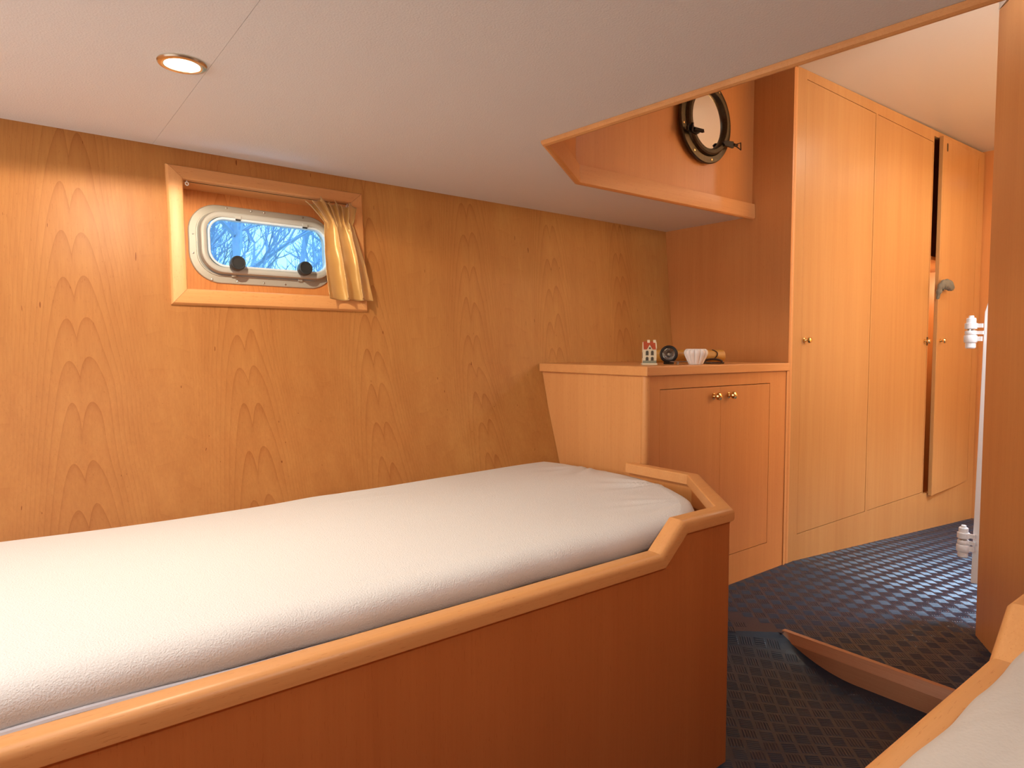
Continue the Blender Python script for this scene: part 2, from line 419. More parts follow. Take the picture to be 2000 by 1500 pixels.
# transverse bulkhead: from the hull to the wardrobe, and the part over the coaming
bm = bmesh.new()
prism(bm, [(FX, 1.302, -.02), (FX, hull_y(0) + .03, -.02), (FX, hull_y(.42) + .02, .42), (FX, hull_y(.77) + .02, .77), (FX, 1.93, ZC + .01), (FX, 1.48, ZC + .01), (FX, 1.48, 1.88), (FX, 1.302, 1.88)], (.02, 0, 0))
struct('wall_front', bm, M['veneer'], smooth=False)
# unseen sides that close the cabin
struct('wall_back', B(((-1.42, -.93, -.08), (-1.40, 1.93, 1.36))), M['veneer'], smooth=False)
struct('wall_right', B(((-1.4, -.95, -.08), (2.36, -.93, 1.36))), M['veneer'], smooth=False)
struct('wall_starboard_front', B(((2.0, -.93, -.08), (2.02, -.30, 1.36))), M['veneer'], smooth=False)
struct('wall_starboard_aisle', B(((2.0, -.30, -.25), (4.5, -.28, 1.95))), M['veneer'], smooth=False)
# forward bulkhead with a cabin door
bm = bmesh.new()
def chamf(y0, y1, z0, z1, c, x): return [(x, y0, z0), (x, y1, z0), (x, y1, z1 - c), (x, y1 - c, z1), (x, y0 + c, z1), (x, y0, z1 - c)]
plate(bm, [(4.36, -.5, -.25), (4.36, 1.6, -.25), (4.36, 1.6, 1.95), (4.36, -.5, 1.95)], [chamf(.50, 1.215, -.03, 1.80, .06, 4.36)], (.03, 0, 0))
struct('wall_forward', bm, M['veneer'], smooth=False)
bm = bmesh.new(); prism(bm, chamf(.503, 1.212, -.027, 1.797, .06, 4.366), (.02, 0, 0)); struct('door_1', bm, M['veneer_door'], bevel=.003)
# diagonal partition on the starboard side of the aisle
pa, pb = Vector((2.182, .632, 0)), Vector((1.50, .176, 0)); pd = (pb - pa).normalized(); pn = Vector((-pd.y, pd.x, 0))
if pn.x < 0: pn = -pn
bm = bmesh.new(); a = pa + Vector((0, 0, -.01)); b = pb + Vector((0, 0, -.08))
prism(bm, [a, b, b + pn * .028, a + pn * .028], (0, 0, 1.755))
struct('wall_partition', bm, M['veneer'], bevel=.003)
bm = bmesh.new(); a = pa + Vector((0, 0, 1.746)); b = pb + Vector((0, 0, 1.746))
prism(bm, [a, b, b + pn * .25, a + pn * .25], (0, 0, .14))
struct('trim_3', bm, M['ceil_up'], smooth=False)
bm = B(((1.56, -.28, -.08), (1.60, .20, 1.36))); struct('wall_starboard_partition', bm, M['veneer'], smooth=False)
# step edge
bm = bmesh.new()
ys = [.245, .5, .74] + [.77 + .024 * i for i in range(9)] + [.9875]
rings = []
for y in ys:
    zb = floor_z(1.75, y) - .004; z1 = .003
    rings.append([bm.verts.new(p) for p in ((1.757, y, zb), (1.757, y, min(z1 - .0005, max(zb + .001, z1 - .024))), (1.771, y, z1), (1.786, y, z1), (1.786, y, zb))])
for A, C in zip(rings, rings[1:]):
    for k in range(5): bm.faces.new((A[k], A[(k + 1) % 5], C[(k + 1) % 5], C[k]))
bm.faces.new(rings[0]); bm.faces.new(rings[-1])
struct('trim_4', bm, M['step'], smooth=False)

# ------------------------------------------------------------------ port berth
RAILP = [(0, 0), (0, .016), (.0012, .020), (.004, .0235), (.0085, .0262), (.013, .027), (.034, .027), (.0365, .026), (.038, .0235), (.038, 0)]
def berth(side, y_out, label):
    """side=+1: berth to port of the aisle (outer face at y_out, body towards +y); -1 mirrored"""
    S = lambda y: y_out + side * (y - .785)
    t = thing('berth', (0.2, S(1.2), -.069), label, 'berth')
    zr = .405; zu = .460
    # front panel with the raised end
    pts = [(-1.38, -.069), (1.205, -.069), (1.205, zu + .006), (1.047, zu + .006), (.987, zr + .006), (-1.38, zr + .006)]
    bm = bmesh.new(); prism(bm, [(x, S(.7935), z) for x, z in pts], (0, side * .018, 0))
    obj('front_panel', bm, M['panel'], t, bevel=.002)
    # diagonal and end panels
    c0 = Vector((1.2045, .7945, 0)); c1 = Vector((1.463, 1.063, 0)); c2 = Vector((1.470, 1.296, 0))
    for k, (a, b) in enumerate(((c0, c1), (c1, c2))):
        d = (b - a).normalized(); n = Vector((-d.y, d.x, 0)) * .018
        pp = [a, b, b + n, a + n]
        zz = -.069 if k == 0 else -.01
        bm = bmesh.new(); prism(bm, [(p.x, S(p.y), zz) for p in pp], (0, 0, zu + .006 - zz))
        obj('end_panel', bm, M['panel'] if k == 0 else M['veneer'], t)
    bm = B(((-1.38, min(S(.82), S(1.52)), .28), (1.2, max(S(.82), S(1.52)), .30))); obj('mattress_board', bm, M['veneer'], t)
    # rails
    def rail(path, mat, name='rail'):
        bm = bmesh.new(); sweep(bm, path, RAILP)
        if side < 0:
            for v in bm.verts: v.co.y = S(v.co.y)
        obj(name, bm, mat, t)
    rail([(-1.38, .785, zr), (.985, .785, zr), (1.049, .785, zu), (1.208, .785, zu), (1.4705, 1.061, zu), (1.474, 1.296, zu)], M['rail_x'])
    return t
berth(1, .785, 'beech panelled berth with rounded rail along the window wall, under white mattress')
berth(-1, .268, 'beech berth rail in the near right corner of the photo, around grey-white bedding')

def ripple(x, y):
    return noise.noise(Vector((x * 3, y * 3, 0.3)))
def foot_x(y):
    pts = [(.84, 1.10), (.86, 1.17), (.90, 1.235), (.95, 1.29), (1.006, 1.338), (1.09, 1.403), (1.155, 1.444), (1.27, 1.480), (1.40, 1.497), (1.60, 1.50), (1.68, 1.485), (1.72, 1.45)]
    if y <= pts[0][0]: return pts[0][1]
    for (a, b), (c, d) in zip(pts, pts[1:]):
        if y <= c: return b + (d - b) * (y - a) / (c - a)
    return pts[-1][1]
def mattress(side, S, x0, wrinkle, top=.447, yb=1.705):
    bm = bmesh.new()
    y0 = .848 if side > 0 else .820
    prof = [(.030, -.15), (.022, -.055), (.006, -.047), (.002, -.036), (.0, -.024), (.006, -.012), (.016, -.004), (.032, .001), (.055, .002)]
    TS = [(a, b, True) for a, b in prof] + [(.055 + (yb - y0 - .10) * i / 84, 0, True) for i in range(1, 85)] + [(yb - y0 - .03, -.004, True), (yb - y0 - .012, -.012, True), (yb - y0, -.03, True), (yb - y0 - .065, -.15, True)]
    NX = 230
    SS = [i / NX for i in range(NX + 1)]
    g = []
    endp = [(.055, 0), (.03, -.004), (.012, -.012), (.003, -.024), (0, -.04), (.004, -.07), (.006, -.15)]
    for (iy, dy, _) in TS:
        row = []; y = y0 + iy; xe = foot_x(y)
        yr = (y - y0) / (yb - y0)
        xs = [(x0 + (xe - .055 - x0) * s, 0) for s in SS] + [(xe - a, b) for a, b in endp]
        for x, dx in xs:
            body = top + .018 * math.exp(-((y - .90) / .16) ** 2) - .012 * (yr ** 2)
            # sag in the middle of the bed, lift at the foot
            body += -.010 * math.exp(-((x - .35) / .38) ** 2) * yr + .008 * math.exp(-((x - 1.35) / .25) ** 2) * (1 - .3 * yr)
            z = body
            drop = dy if abs(dy) > abs(dx) else dx
            if abs(dy) > .0005 and abs(dx) > .0005: drop = -(abs(dy) ** 1.5 + abs(dx) ** 1.5) ** (1 / 1.5)
            z += max(drop, -.15)
            k = 1 if abs(drop) < .02 else .35
            z += k * wrinkle(x, y)
            yy = y - (.004 * noise.noise(Vector((x * 9, 0, 2))) if iy < .03 else 0)
            if side < 0: row.append(bm.verts.new((x, S(yy), z)))
            else: row.append(bm.verts.new((x, yy, z)))
        g.append(row)
    for A, C in zip(g, g[1:]):
        for i in range(len(A) - 1): bm.faces.new((A[i], A[i + 1], C[i + 1], C[i]))
    bm.normal_update()
    return bm
def wr_port(x, y):
    z = .0012 * noise.noise(Vector((x * 4, y * 7, 1)))
    # puckers that run in from the foot corners
    for cx, cy, ax, ay, amp in ((1.42, 1.12, -1, .9, .006), (1.50, 1.50, -1, -.25, .006), (1.26, .93, -1, .5, .004)):
        dx, dy = x - cx, y - cy; r = math.hypot(dx, dy); an = math.atan2(dy, dx) - math.atan2(ay, ax)
        an = (an + PI) % (2 * PI) - PI
        if r > .015 and abs(an) < 1.0:
            z += amp * math.exp(-((r - .10) / .075) ** 2) * math.cos(an * 11 + cx * 9) * math.exp(-(an / .7) ** 2)
    # long seam parallel to the front edge, and creases along the back
    if .28 < x < 1.02: z += -.0022 * math.exp(-((y - (.925 + .03 * (x - .3))) / .0045) ** 2) * min(1, (x - .28) * 6, (1.02 - x) * 6)
    for yy, x1, x2 in ((1.66, .45, 1.15), (1.63, .55, 1.0), (1.56, .62, .85)):
        if x1 < x < x2: z += .003 * math.exp(-((y - yy - .02 * math.sin(x * 5)) / .007) ** 2) * math.sin(PI * (x - x1) / (x2 - x1))
    # vertical folds where the sheet is gathered at the foot of the front edge
    if y < .90 and x > .86: z += 0
    return z
ident = lambda y: y
t = thing('mattress', (.2, 1.27, .30), 'long white mattress with fitted sheet lying in the berth under the window', 'mattress')
obj('sheet', mattress(1, ident, -1.3, wr_port), M['sheet'], t, sharp=120)
bm = bmesh.new(); pts = []
for i in range(120):
    x = -1.3 + 2.38 * i / 119
    zz = .4205 - .010 * min(max((x - .05) / .45, 0), 1) + .0010 * math.sin(x * 21)
    yy = .8475 - .004 * min(max((x - .3) / .3, 0), 1)
    pts.append((x, yy, zz))
tube(bm, pts, .0042, 8); o = obj('sheet_hem', bm, M['hem'], t)
bm = B(((-1.3, .862, .301), (1.12, .90, .405))); obj('mattress_core', bm, M['mattress_side'], t)
# starboard mattress: crumpled sheet, closest to the camera
Ss = lambda y: .268 - (y - .785)
def wr_star(x, y):
    u = x * 1.0 + (y - .9) * 1.1; v = (y - .9) - x * .4
    z = .010 * noise.noise(Vector((u * 9, v * 3.2, 4))) + .005 * noise.noise(Vector((u * 20, v * 6, 9)))
    z += .006 * (1 - abs(noise.noise(Vector((u * 7 + 3, v * 2, 14)))) * 2) * .8
    return z * min(1, max(0.25, (y - .80) * 6))
t = thing('mattress', (.2, -.2, .30), 'crumpled greyish white sheeted mattress corner at the lower right of the photo', 'mattress')
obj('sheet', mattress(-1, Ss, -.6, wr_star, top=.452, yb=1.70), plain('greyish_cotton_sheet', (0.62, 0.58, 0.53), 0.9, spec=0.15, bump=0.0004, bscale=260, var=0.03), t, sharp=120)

# ------------------------------------------------------------------ window with its frame and curtain
UP = Vector((0, .088, 1)).normalized(); NI = Vector((0, -1, .088)).normalized()
def WP(u, v, n):        # u: x, v: height z at the wall plane, n: towards the room
    z = v; return Vector((u, 1.837 + .088 * (z - .77), z)) + NI * n
KW = 1.0214
def WQ(u, v, n): return WP(u * KW, .82 + (v - .82) * KW, n - .040)   # on the recessed panel
win = bpy.data.objects.new('window_1', None); COL.objects.link(win); win.location = WP(.61, 1.11, 0); win['kind'] = 'structure'
# reveal + recessed back panel with a rounded hole
bm = bmesh.new()
RD = -.030
hole = [WQ(.601 + a, 1.109 + b, RD) for a, b in rrect(.352, .160, .055)]
plate(bm, [WP(.370, .955, -.07), WP(.860, .955, -.07), WP(.860, 1.275, -.07), WP(.370, 1.275, -.07)], [hole], -NI * .012)
obj('recess_panel', bm, M['hull'], win, smooth=False)
bm = bmesh.new()
plate(bm, [WP(.378, .966, -.0005), WP(.852, .966, -.0005), WP(.852, 1.264, -.0005), WP(.378, 1.264, -.0005)],
      [[WP(.386, .974, -.0005), WP(.844, .974, -.0005), WP(.844, 1.256, -.0005), WP(.386, 1.256, -.0005)]], NI * -.0715)
obj('reveal', bm, M['rail_x'], win, smooth=False)
# mitred casing, four pieces, rounded towards the wall
cx0, cx1, cz0, cz1 = .348, .886, .933, 1.292; ix0, ix1, iz0, iz1 = .386, .844, .974, 1.256
def casing(o0, o1, i0, i1, mat):
    bm = bmesh.new()
    def sec(o, i):
        o = Vector(o); i = Vector(i); r = []
        for f, h in ((0, 0), (0, .004), (.04, .009), (.12, .0125), (.25, .014), (.80, .016), (.93, .0155), (1, .012), (1, 0)):
            p = o.lerp(i, f); r.append(bm.verts.new(WP(p.x, p.y, h)))
        return r
    A = sec(o0, i0); C = sec(o1, i1)
    for k in range(len(A) - 1): bm.faces.new((A[k], A[k + 1], C[k + 1], C[k]))
    bm.faces.new(A); bm.faces.new(C[::-1]); bm.faces.new((A[-1], A[0], C[0], C[-1]))
    obj('casing', bm, mat, win)
e = .0003
casing((cx0 + e, cz1, 0), (cx1 - e, cz1, 0), (ix0 + e, iz1, 0), (ix1 - e, iz1, 0), M['rail_x'])
casing((cx0 + e, cz0, 0), (cx1 - e, cz0, 0), (ix0 + e, iz0, 0), (ix1 - e, iz0, 0), M['rail_x'])
casing((cx0, cz0 + e, 0), (cx0, cz1 - e, 0), (ix0, iz0 + e, 0), (ix0, iz1 - e, 0), M['rail_z'])
casing((cx1, cz0 + e, 0), (cx1, cz1 - e, 0), (ix1, iz0 + e, 0), (ix1, iz1 - e, 0), M['rail_z'])
# aluminium port light: flange, sash, gasket, glass
def ringplate(cu, cv, w, h, r, prof, mat, name, parent, cvi=None):
    """prof: list of (inset, n)"""
    bm = bmesh.new(); rings = []
    for ins, n in prof:
        rings.append([bm.verts.new(WQ(cu + a, cv + b, n)) for a, b in rrect(w - 2 * ins, h - 2 * ins, max(r - ins, .004), 10)])
    m = len(rings[0])
    for A, C in zip(rings, rings[1:]):
        for i in range(m): bm.faces.new((A[i], A[(i + 1) % m], C[(i + 1) % m], C[i]))
    A, C = rings[-1], rings[0]
    for i in range(m): bm.faces.new((A[i], A[(i + 1) % m], C[(i + 1) % m], C[i]))
    return obj(name, bm, mat, parent)
fr = ringplate(.601, 1.109, .400, .212, .078, [(0, RD), (0, RD + .003), (.002, RD + .005), (.018, RD + .0062), (.0185, RD + .0092), (.0205, RD + .0095), (.024, RD + .007), (.030, RD + .006), (.030, RD - .012), (.030, RD - .014), (.010, RD - .014), (.01, RD)], M['alu'], 'window_frame', win)
sash = ringplate(.6065, 1.110, .362, .166, .058, [(0, RD + .008), (0, RD + .024), (.0015, RD + .028), (.005, RD + .030), (.010, RD + .030), (.0135, RD + .0285), (.0155, RD + .027), (.0165, RD + .022), (.0165, RD + .008)], M['alu_pale'], 'sash', win)
ringplate(.6095, 1.110, .331, .134, .044, [(0, RD + .010), (0, RD + .027), (.003, RD + .028), (.0055, RD + .0265), (.006, RD + .010)], M['gasket'], 'gasket', sash)
bm = bmesh.new(); prism(bm, [WQ(.6095 + a, 1.110 + b, RD + .014) for a, b in rrect(.323, .126, .040)], NI * .004); obj('pane', bm, M['glass'], win, smooth=False)
# screws on the flange
for u, v in [(.4115, 1.130), (.4115, 1.079), (.455, 1.0115), (.520, 1.0105), (.590, 1.010), (.650, 1.010), (.500, 1.2085), (.565, 1.2085), (.60, 1.2085), (.71, 1.2085)]:
    bm = bmesh.new(); lathe(bm, [(.0027, 0), (.0027, .0008), (.0012, .0013), (0, .0009)], frame_z(WQ(u, v, RD + .0058), NI), 12); obj('screw', bm, M['steel'], fr)
# little hinge blocks on the sash
for u in (.522, .706):
    bm = bmesh.new()
    a = WQ(u - .0085, 1.176, RD + .0285)
    prism(bm, [WQ(u - .0075, 1.1745, RD + .0285), WQ(u + .0075, 1.1745, RD + .0285), WQ(u + .0075, 1.184, RD + .0285), WQ(u - .0075, 1.184, RD + .0285)], NI * .005)
    h = obj('hinge', bm, M['alu_pale'], sash, bevel=.001)
    bm = bmesh.new(); prism(bm, [WQ(u - .0065, 1.1705, RD + .0285), WQ(u + .0065, 1.1705, RD + .0285), WQ(u + .0065, 1.1745, RD + .0285), WQ(u - .0065, 1.1745, RD + .0285)], NI * .002)
    obj('hinge_slot', bm, M['black'], sash)
for u in (.509, .692):
    bm = bmesh.new(); m = frame_z(WQ(u, 1.050, RD + .029), NI)
    lathe(bm, [(.0, 0), (.014, 0), (.0145, .006), (.0185, .009), (.0200, .014), (.0200, .030), (.0190, .033), (.0172, .0345), (.0145, .0342), (.0138, .033), (0, .033)], m, 36)
    obj('clamp_knob', bm, M['black'], win)
    bm = bmesh.new(); prism(bm, [WQ(u - .006, 1.036, RD + .006), WQ(u + .006, 1.036, RD + .006), WQ(u + .006, 1.020, RD + .006), WQ(u - .006, 1.020, RD + .006)], NI * .008); obj('clamp_bracket', bm, M['alu'], win, bevel=.001)

# curtain gathered at the right of the window, its wire and hooks
def curtain():
    bm = bmesh.new(); NS, NT = 150, 60; g = []
    tape = .20
    for j in range(NT + 1):
        t = j / NT; row = []
        for i in range(NS + 1):
            s = i / NS
            # outline: wide ruffle on top, pinched at the tape, flaring to the hem
            topL, topR = .698, .850; pinL, pinR = .752, .838; botL, botR = .752, .882
            if t < tape:
                k = t / tape; L = topL + (pinL - topL) * k ** .8; R = topR + (pinR - topR) * k
            else:
                k = (t - tape) / (1 - tape); kk = k ** .75
                L = pinL + (botL - pinL) * kk - .006 * math.sin(k * PI); R = pinR + (botR - pinR) * kk ** .9
            amp = (.006 + .005 * (1 - t / tape)) if t < tape else .007 + .013 * ((t - tape) / (1 - tape))
            ph = s * PI * 2 * 4.5 + .6 * math.sin(t * 3 + s * 5)
            if t < tape: ph = s * PI * 2 * 6 + .4 * math.sin(s * 9)
            blend = min(max((t - tape + .04) / .12, 0), 1)
            pa_ = s * PI * 2 * 7 + .5 * math.sin(s * 11); pb_ = s * PI * 2 * 2.6 + .5 * math.sin(t * 2.4 + s * 5) + .7
            dn = amp * ((1 - blend) * math.sin(pa_) + blend * math.sin(pb_))
            du = amp * .9 * ((1 - blend) * math.cos(pa_ * 1.0 + 1) + blend * math.cos(pb_ + .8))
            u = L + (R - L) * s + du
            ztop = 1.252 - .012 * abs(math.sin(s * PI * 3.3)) + (.004 if s < .45 else -.002)
            if s < .25: ztop -= (0.25 - s) * .075
            zbot = .957 + .010 * (1 - s) * (1 if s < .1 else .2) + .006 * s
            v = ztop + (zbot - ztop) * t
            n = .024 + .020 * min(1, t * 1.6) + dn + .003 * noise.noise(Vector((s * 9, t * 6, 1)))
            if t < tape * .9: n += .006 * (1 - t / tape)
            row.append(bm.verts.new(WP(u, v, n)))
        g.append(row)
    for A, C in zip(g, g[1:]):
        for i in range(NS): bm.faces.new((A[i], A[i + 1], C[i + 1], C[i]))
    return bm
t = thing('curtain', WP(.80, .955, .03), 'small gold satin curtain drawn to the right of the porthole window', 'curtain')
c = obj('drape', curtain(), M['satin'], t)
md = c.modifiers.new('solid', 'SOLIDIFY'); md.thickness = .0009
bm = bmesh.new(); tube(bm, [WP(.390, 1.2535, .002), WP(.62, 1.2530, .002), WP(.842, 1.2535, .002)], .0008, 6); obj('curtain_wire', bm, M['bronze'], t)
for u in (.397, .838):
    bm = bmesh.new(); m = frame_z(WP(u, 1.2475, .004), (0.3, -1, 0))
    tube(bm, [m @ Vector((.0042 * math.cos(a * PI / 6), .0042 * math.sin(a * PI / 6), 0)) for a in range(12)], .0014, 6, closed=True)
    tube(bm, [WP(u, 1.2515, .004), WP(u, 1.2565, .003)], .0013, 6)
    obj('hook', bm, M['white_paint'], t)

# ------------------------------------------------------------------ ceiling spotlight
def downlight(x, y, z, label, tilt=None):
    t = thing('spotlight', (x, y, z), label, 'ceiling light', None)
    m = frame_z((x, y, z), (0, 0, -1))
    bm = bmesh.new(); lathe(bm, [(.0415, 0), (.0415, .0015), (.0395, .004), (.034, .0055), (.030, .0045), (.029, .001), (.029, 0)], m, 48); obj('rim', bm, M['chrome'], t)
    bm = bmesh.new(); lathe(bm, [(0, .0025), (.0285, .0020), (.029, .0003)], m, 40); obj('lens', bm, M['lamp'], t)
    return t
downlight(.278, 1.325, ZC - .0005, 'glowing round recessed spotlight in the low white ceiling above the mattress')
for (x, y, l) in ((3.30, .62, 'round recessed lamp in upper ceiling over the aisle beyond the partition'),):
    downlight(x, y, UZ(x) - .0005, l)

# ------------------------------------------------------------------ low cabinet beside the berth
XF = 1.530; YF = 1.302
t = thing('cabinet', (1.93, 1.5, 0), 'low beech cabinet with two doors standing at the foot of the berth', 'cabinet')
bm = bmesh.new()
prof = [(YF + .012, -.005)] + [(hull_y(z) - .0015, z) for z in (0.0, .2, .42, .6, .738)] + [(YF + .012, .738)]
prism(bm, [(XF + .036 * max(0, y - YF) / (1.837 - YF), y, z) for y, z in prof], (.018, 0, 0)); obj('end_panel', bm, M['rail_z'], t, bevel=.001)
bm = bmesh.new(); lathe(bm, [(.0, .47), (.0125, .47), (.014, .474), (.014, .7385), (0, .7385)], Matrix.Translation((XF + .0135, YF + .0135, 0)), 24); obj('corner_post', bm, M['rail_z'], t)
bm = bmesh.new()
plate(bm, [(XF + .012, YF, -.003), (2.326, YF, -.003), (2.326, YF, .738), (XF + .012, YF, .738)],
      [[(1.594, YF, .105), (2.213, YF, .105), (2.213, YF, .697), (1.594, YF, .697)]], (0, .018, 0)); obj('front_frame', bm, M['veneer'], t, smooth=False)
for x0, x1, kx in ((1.5955, 1.9119, 1.872), (1.9121, 2.2126, 1.958)):
    bm = B(((x0, YF + .0008, .107), (x1, YF + .019, .6945))); d = obj('door', bm, M['veneer'], t, bevel=.0008)
    bm = bmesh.new(); lathe(bm, [(0, 0), (.010, 0), (.0105, .002), (.007, .004), (.0055, .009), (.008, .013), (.0125, .016), (.0135, .021), (.0115, .026), (.006, .0285), (.003, .0292), (.0028, .031), (0, .0315)], frame_z((kx, YF + .0008, .664), (0, -1, 0)), 28)
    obj('knob', bm, M['brass'], d)
bm = bmesh.new()
prism(bm, [(XF - .011, YF - .012, .7385), (2.330, YF - .012, .7385), (2.330, hull_y(.77) - .002, .7385), (XF + .020, hull_y(.75) - .004, .7385)], (0, 0, .0305))
obj('top', bm, M['rail_x'], t, bevel=.004, segs=3)
bm = B(((2.322, YF - .004, -.003), (2.334, YF + .014, .7385))); obj('filler_strip', bm, M['rail_z'], t, bevel=.002)

# ------------------------------------------------------------------ wardrobe
YW = 1.300
WX = 2.338
t = thing('wardrobe', (3.35, 1.6, -.05), 'tall beech wardrobe with three doors, the farthest ajar', 'wardrobe')
bm = bmesh.new()
fb = -.20
D = [(2.423, 3.003), (3.021, 3.632), (3.64, 4.262)]
holes = [[(a, YW, .100), (b, YW, .100), (b, YW, 1.832), (a, YW, 1.832)] for a, b in D]
holes[2] = [(D[2][0], YW, .088), (D[2][1], YW, .088), (D[2][1], YW, 1.862), (D[2][0], YW, 1.862)]
plate(bm, [(WX + .016, YW, fb + .18), (2.45, YW, fb + .17), (4.352, YW, fb), (4.352, YW, 1.905), (WX + .016, YW, 1.863)], holes, (0, .018, 0))
obj('face_frame', bm, M['veneer_door'], t, smooth=False)
bm = bmesh.new(); lathe(bm, [(0, -.02), (.017, -.02), (.017, 1.857), (0, 1.857)], Matrix.Translation((WX + .0165, YW + .0165, 0)), 28); obj('corner_post', bm, M['rail_z'], t)
KP = [(0, 0), (.010, 0), (.0105, .002), (.006, .004), (.0045, .010), (.0065, .014), (.0115, .017), (.0125, .021), (.010, .026), (.005, .028), (0, .0285)]
for i in (0, 1):
    a, b = D[i]; bm = B(((a + .0018, YW + .0006, .1018), (b - .0018, YW + .019, 1.8302))); d = obj('door', bm, M['veneer_door'], t, bevel=.001)
    kx, kz = ((2.446, .855), (3.600, .860))[i]
    bm = bmesh.new(); lathe(bm, KP, frame_z((kx, YW, kz), (0, -1, 0)), 28); obj('knob', bm, M['brass'], d)
    if i == 1:
        bm = B(((b - .006, YW - .004, .838), (b + .003, YW + .015, .880))); obj('catch', bm, M['bronze'], d, bevel=.002)
# third door, ajar: hinged at its far edge
ang = math.radians(2.3); hx = 4.258; wd = .570
R3 = Matrix.Translation((hx, YW - .0005, 0)) @ Matrix.Rotation(ang, 4, 'Z')
bm = B(((-wd, 0, .080), (0, .018, 1.866)))
bmesh.ops.transform(bm, matrix=R3, verts=bm.verts); d3 = obj('door', bm, M['veneer_door'], t, bevel=.0015)
bm = bmesh.new(); lathe(bm, KP, R3 @ frame_z((-wd + .045, 0, .862), (0, -1, 0)), 28); obj('knob', bm, M['brass'], d3)
bm = bmesh.new(); prism(bm, [R3 @ Vector((-wd + .062 + a, -.0012, 1.822 + b)) for a, b in rrect(.016, .040, .0079)], R3.to_3x3() @ Vector((0, .002, 0))); obj('slot_fitting', bm, M['bronze'], d3)
# carcass, shelf and back
bm = B(((WX + .02, 1.84, -.15), (4.36, 1.85, 1.9)), ((4.34, YW + .02, -.15), (4.352, 1.84, 1.9)), ((3.0, YW + .02, -.15), (3.012, 1.84, 1.9)), ((3.012, YW + .02, -.12), (4.34, 1.84, -.10)), ((FX + .02, YW + .02, 1.875), (4.36, 1.85, 1.885)))
obj('carcass', bm, M['veneer'], t, smooth=False)
for z, yf in ((1.27, .022), (.66, .30), (.42, .34)): bm = B(((3.02, YW + yf, z), (4.335, 1.835, z + .018))); obj('shelf', bm, M['veneer'], t, bevel=.001)
light('wardrobe_lamp_light', 'POINT', (3.95, 1.62, 1.20), 4, (1, .78, .45), .02)
bm = bmesh.new(); lathe(bm, [(0, 0), (.03, 0), (.03, .012), (.02, .02), (0, .02)], frame_z((3.95, 1.62, 1.268), (0, 0, -1)), 24); obj('lamp', bm, M['lamp'], t)

# grey cloth pad jammed over the edge of the open door
bm = bmesh.new()
path = [(3.655, 1.268, 1.068), (3.648, 1.262, 1.095), (3.650, 1.256, 1.120), (3.668, 1.252, 1.136), (3.695, 1.248, 1.141), (3.73, 1.246, 1.138), (3.765, 1.246, 1.131), (3.80, 1.25, 1.119)]
rad = [.010, .016, .020, .022, .024, .026, .020, .004]
P = [Vector(p) for p in path]; rings = []
fine = []
for i in range(len(P) - 1):
    for k in range(6):
        f = k / 6; fine.append((P[i].lerp(P[i + 1], f), rad[i] * (1 - f) + rad[i + 1] * f))
fine.append((P[-1], rad[-1]))
for i, (p, r) in enumerate(fine):
    d = (fine[min(i + 1, len(fine) - 1)][0] - fine[max(i - 1, 0)][0]).normalized()
    s = Vector((0, -1, 0)); u = d.cross(s).normalized(); s = u.cross(d).normalized()
    rr = r * (1 + .13 * math.sin(i * 1.05))
    rings.append([bm.verts.new(p + u * rr * math.cos(a * PI / 10) + s * rr * .62 * math.sin(a * PI / 10) * (1 + .1 * math.sin(a * 1.3 + i * .4))) for a in range(20)])
for A, C in zip(rings, rings[1:]):
    for k in range(20): bm.faces.new((A[k], A[(k + 1) % 20], C[(k + 1) % 20], C[k]))
bm.faces.new(rings[0]); bm.faces.new(rings[-1])
tag(obj('cloth_pad', bm, M['cloth']), 'small grey cloth pad wedged over the edge of the open wardrobe door', 'cloth')

# ------------------------------------------------------------------ porthole mirror on the coaming
t = thing('porthole_mirror', (2.02, 1.465, 1.49), 'round dark bronze porthole mirror hanging under the upper ceiling', 'mirror')
YM = 1.4745 - .0075
mm = frame_z((2.019, 1.4640, 1.634), (0, -1, 0), (1, 0, 0))
bm = bmesh.new(); lathe(bm, [(.096, .001), (.147, .001), (.148, .008), (.145, .012), (.124, .014), (.122, .011), (.120, .014), (.119, .024), (.114, .028), (.102, .027), (.097, .020), (.096, .010)], mm, 72)
rg = obj('ring', bm, M['bronze'], t)
bm = bmesh.new(); lathe(bm, [(0, .012), (.0975, .012), (.0975, .009), (0, .009)], mm, 64); obj('mirror_glass', bm, M['mirror'], t)
for k in range(8):
    a = 2 * PI * (k + .3) / 8; p = mm @ Vector((.134 * math.cos(a), .134 * math.sin(a), .0125))
    bm = bmesh.new(); lathe(bm, [(.0045, 0), (.004, .0018), (0, .0025)], frame_z(p, (0, -1, 0)), 14); obj('rivet', bm, M['brass'], rg)
# hinge ears and swing bolts
def mirror_lug(ang_deg, name, tilt, off=0.0):
    a = math.radians(ang_deg); b = math.radians(tilt); L = lambda r, s, h: mm @ Vector((.122 * math.cos(a) + (r - .122 + off) * math.cos(b) - s * math.sin(b), .122 * math.sin(a) + (r - .122 + off) * math.sin(b) + s * math.cos(b), h))
    bm = bmesh.new()
    prism(bm, [L(.098, -.009, .028), L(.150, -.012, .028), L(.156, 0, .028), L(.150, .012, .028), L(.098, .009, .028), L(.086, 0, .028)], Vector((0, -.008, 0)))
    lg = obj(name, bm, M['iron'], t, bevel=.001)
    return lg, L
lg, L = mirror_lug(-152, 'hinge_lug', 172)
bm = bmesh.new(); tube(bm, [L(.139, -.015, .042), L(.139, .015, .042)], .0045, 10); obj('hinge_pin', bm, M['iron'], lg)
bm = bmesh.new(); tube(bm, [L(.125, 0, .040), L(.093, 0, .052), L(.083, 0, .050)], [.007, .007, .002], 8); obj('wing_nut', bm, M['iron'], lg)
lg, L = mirror_lug(-33, 'clamp_lug', 4)
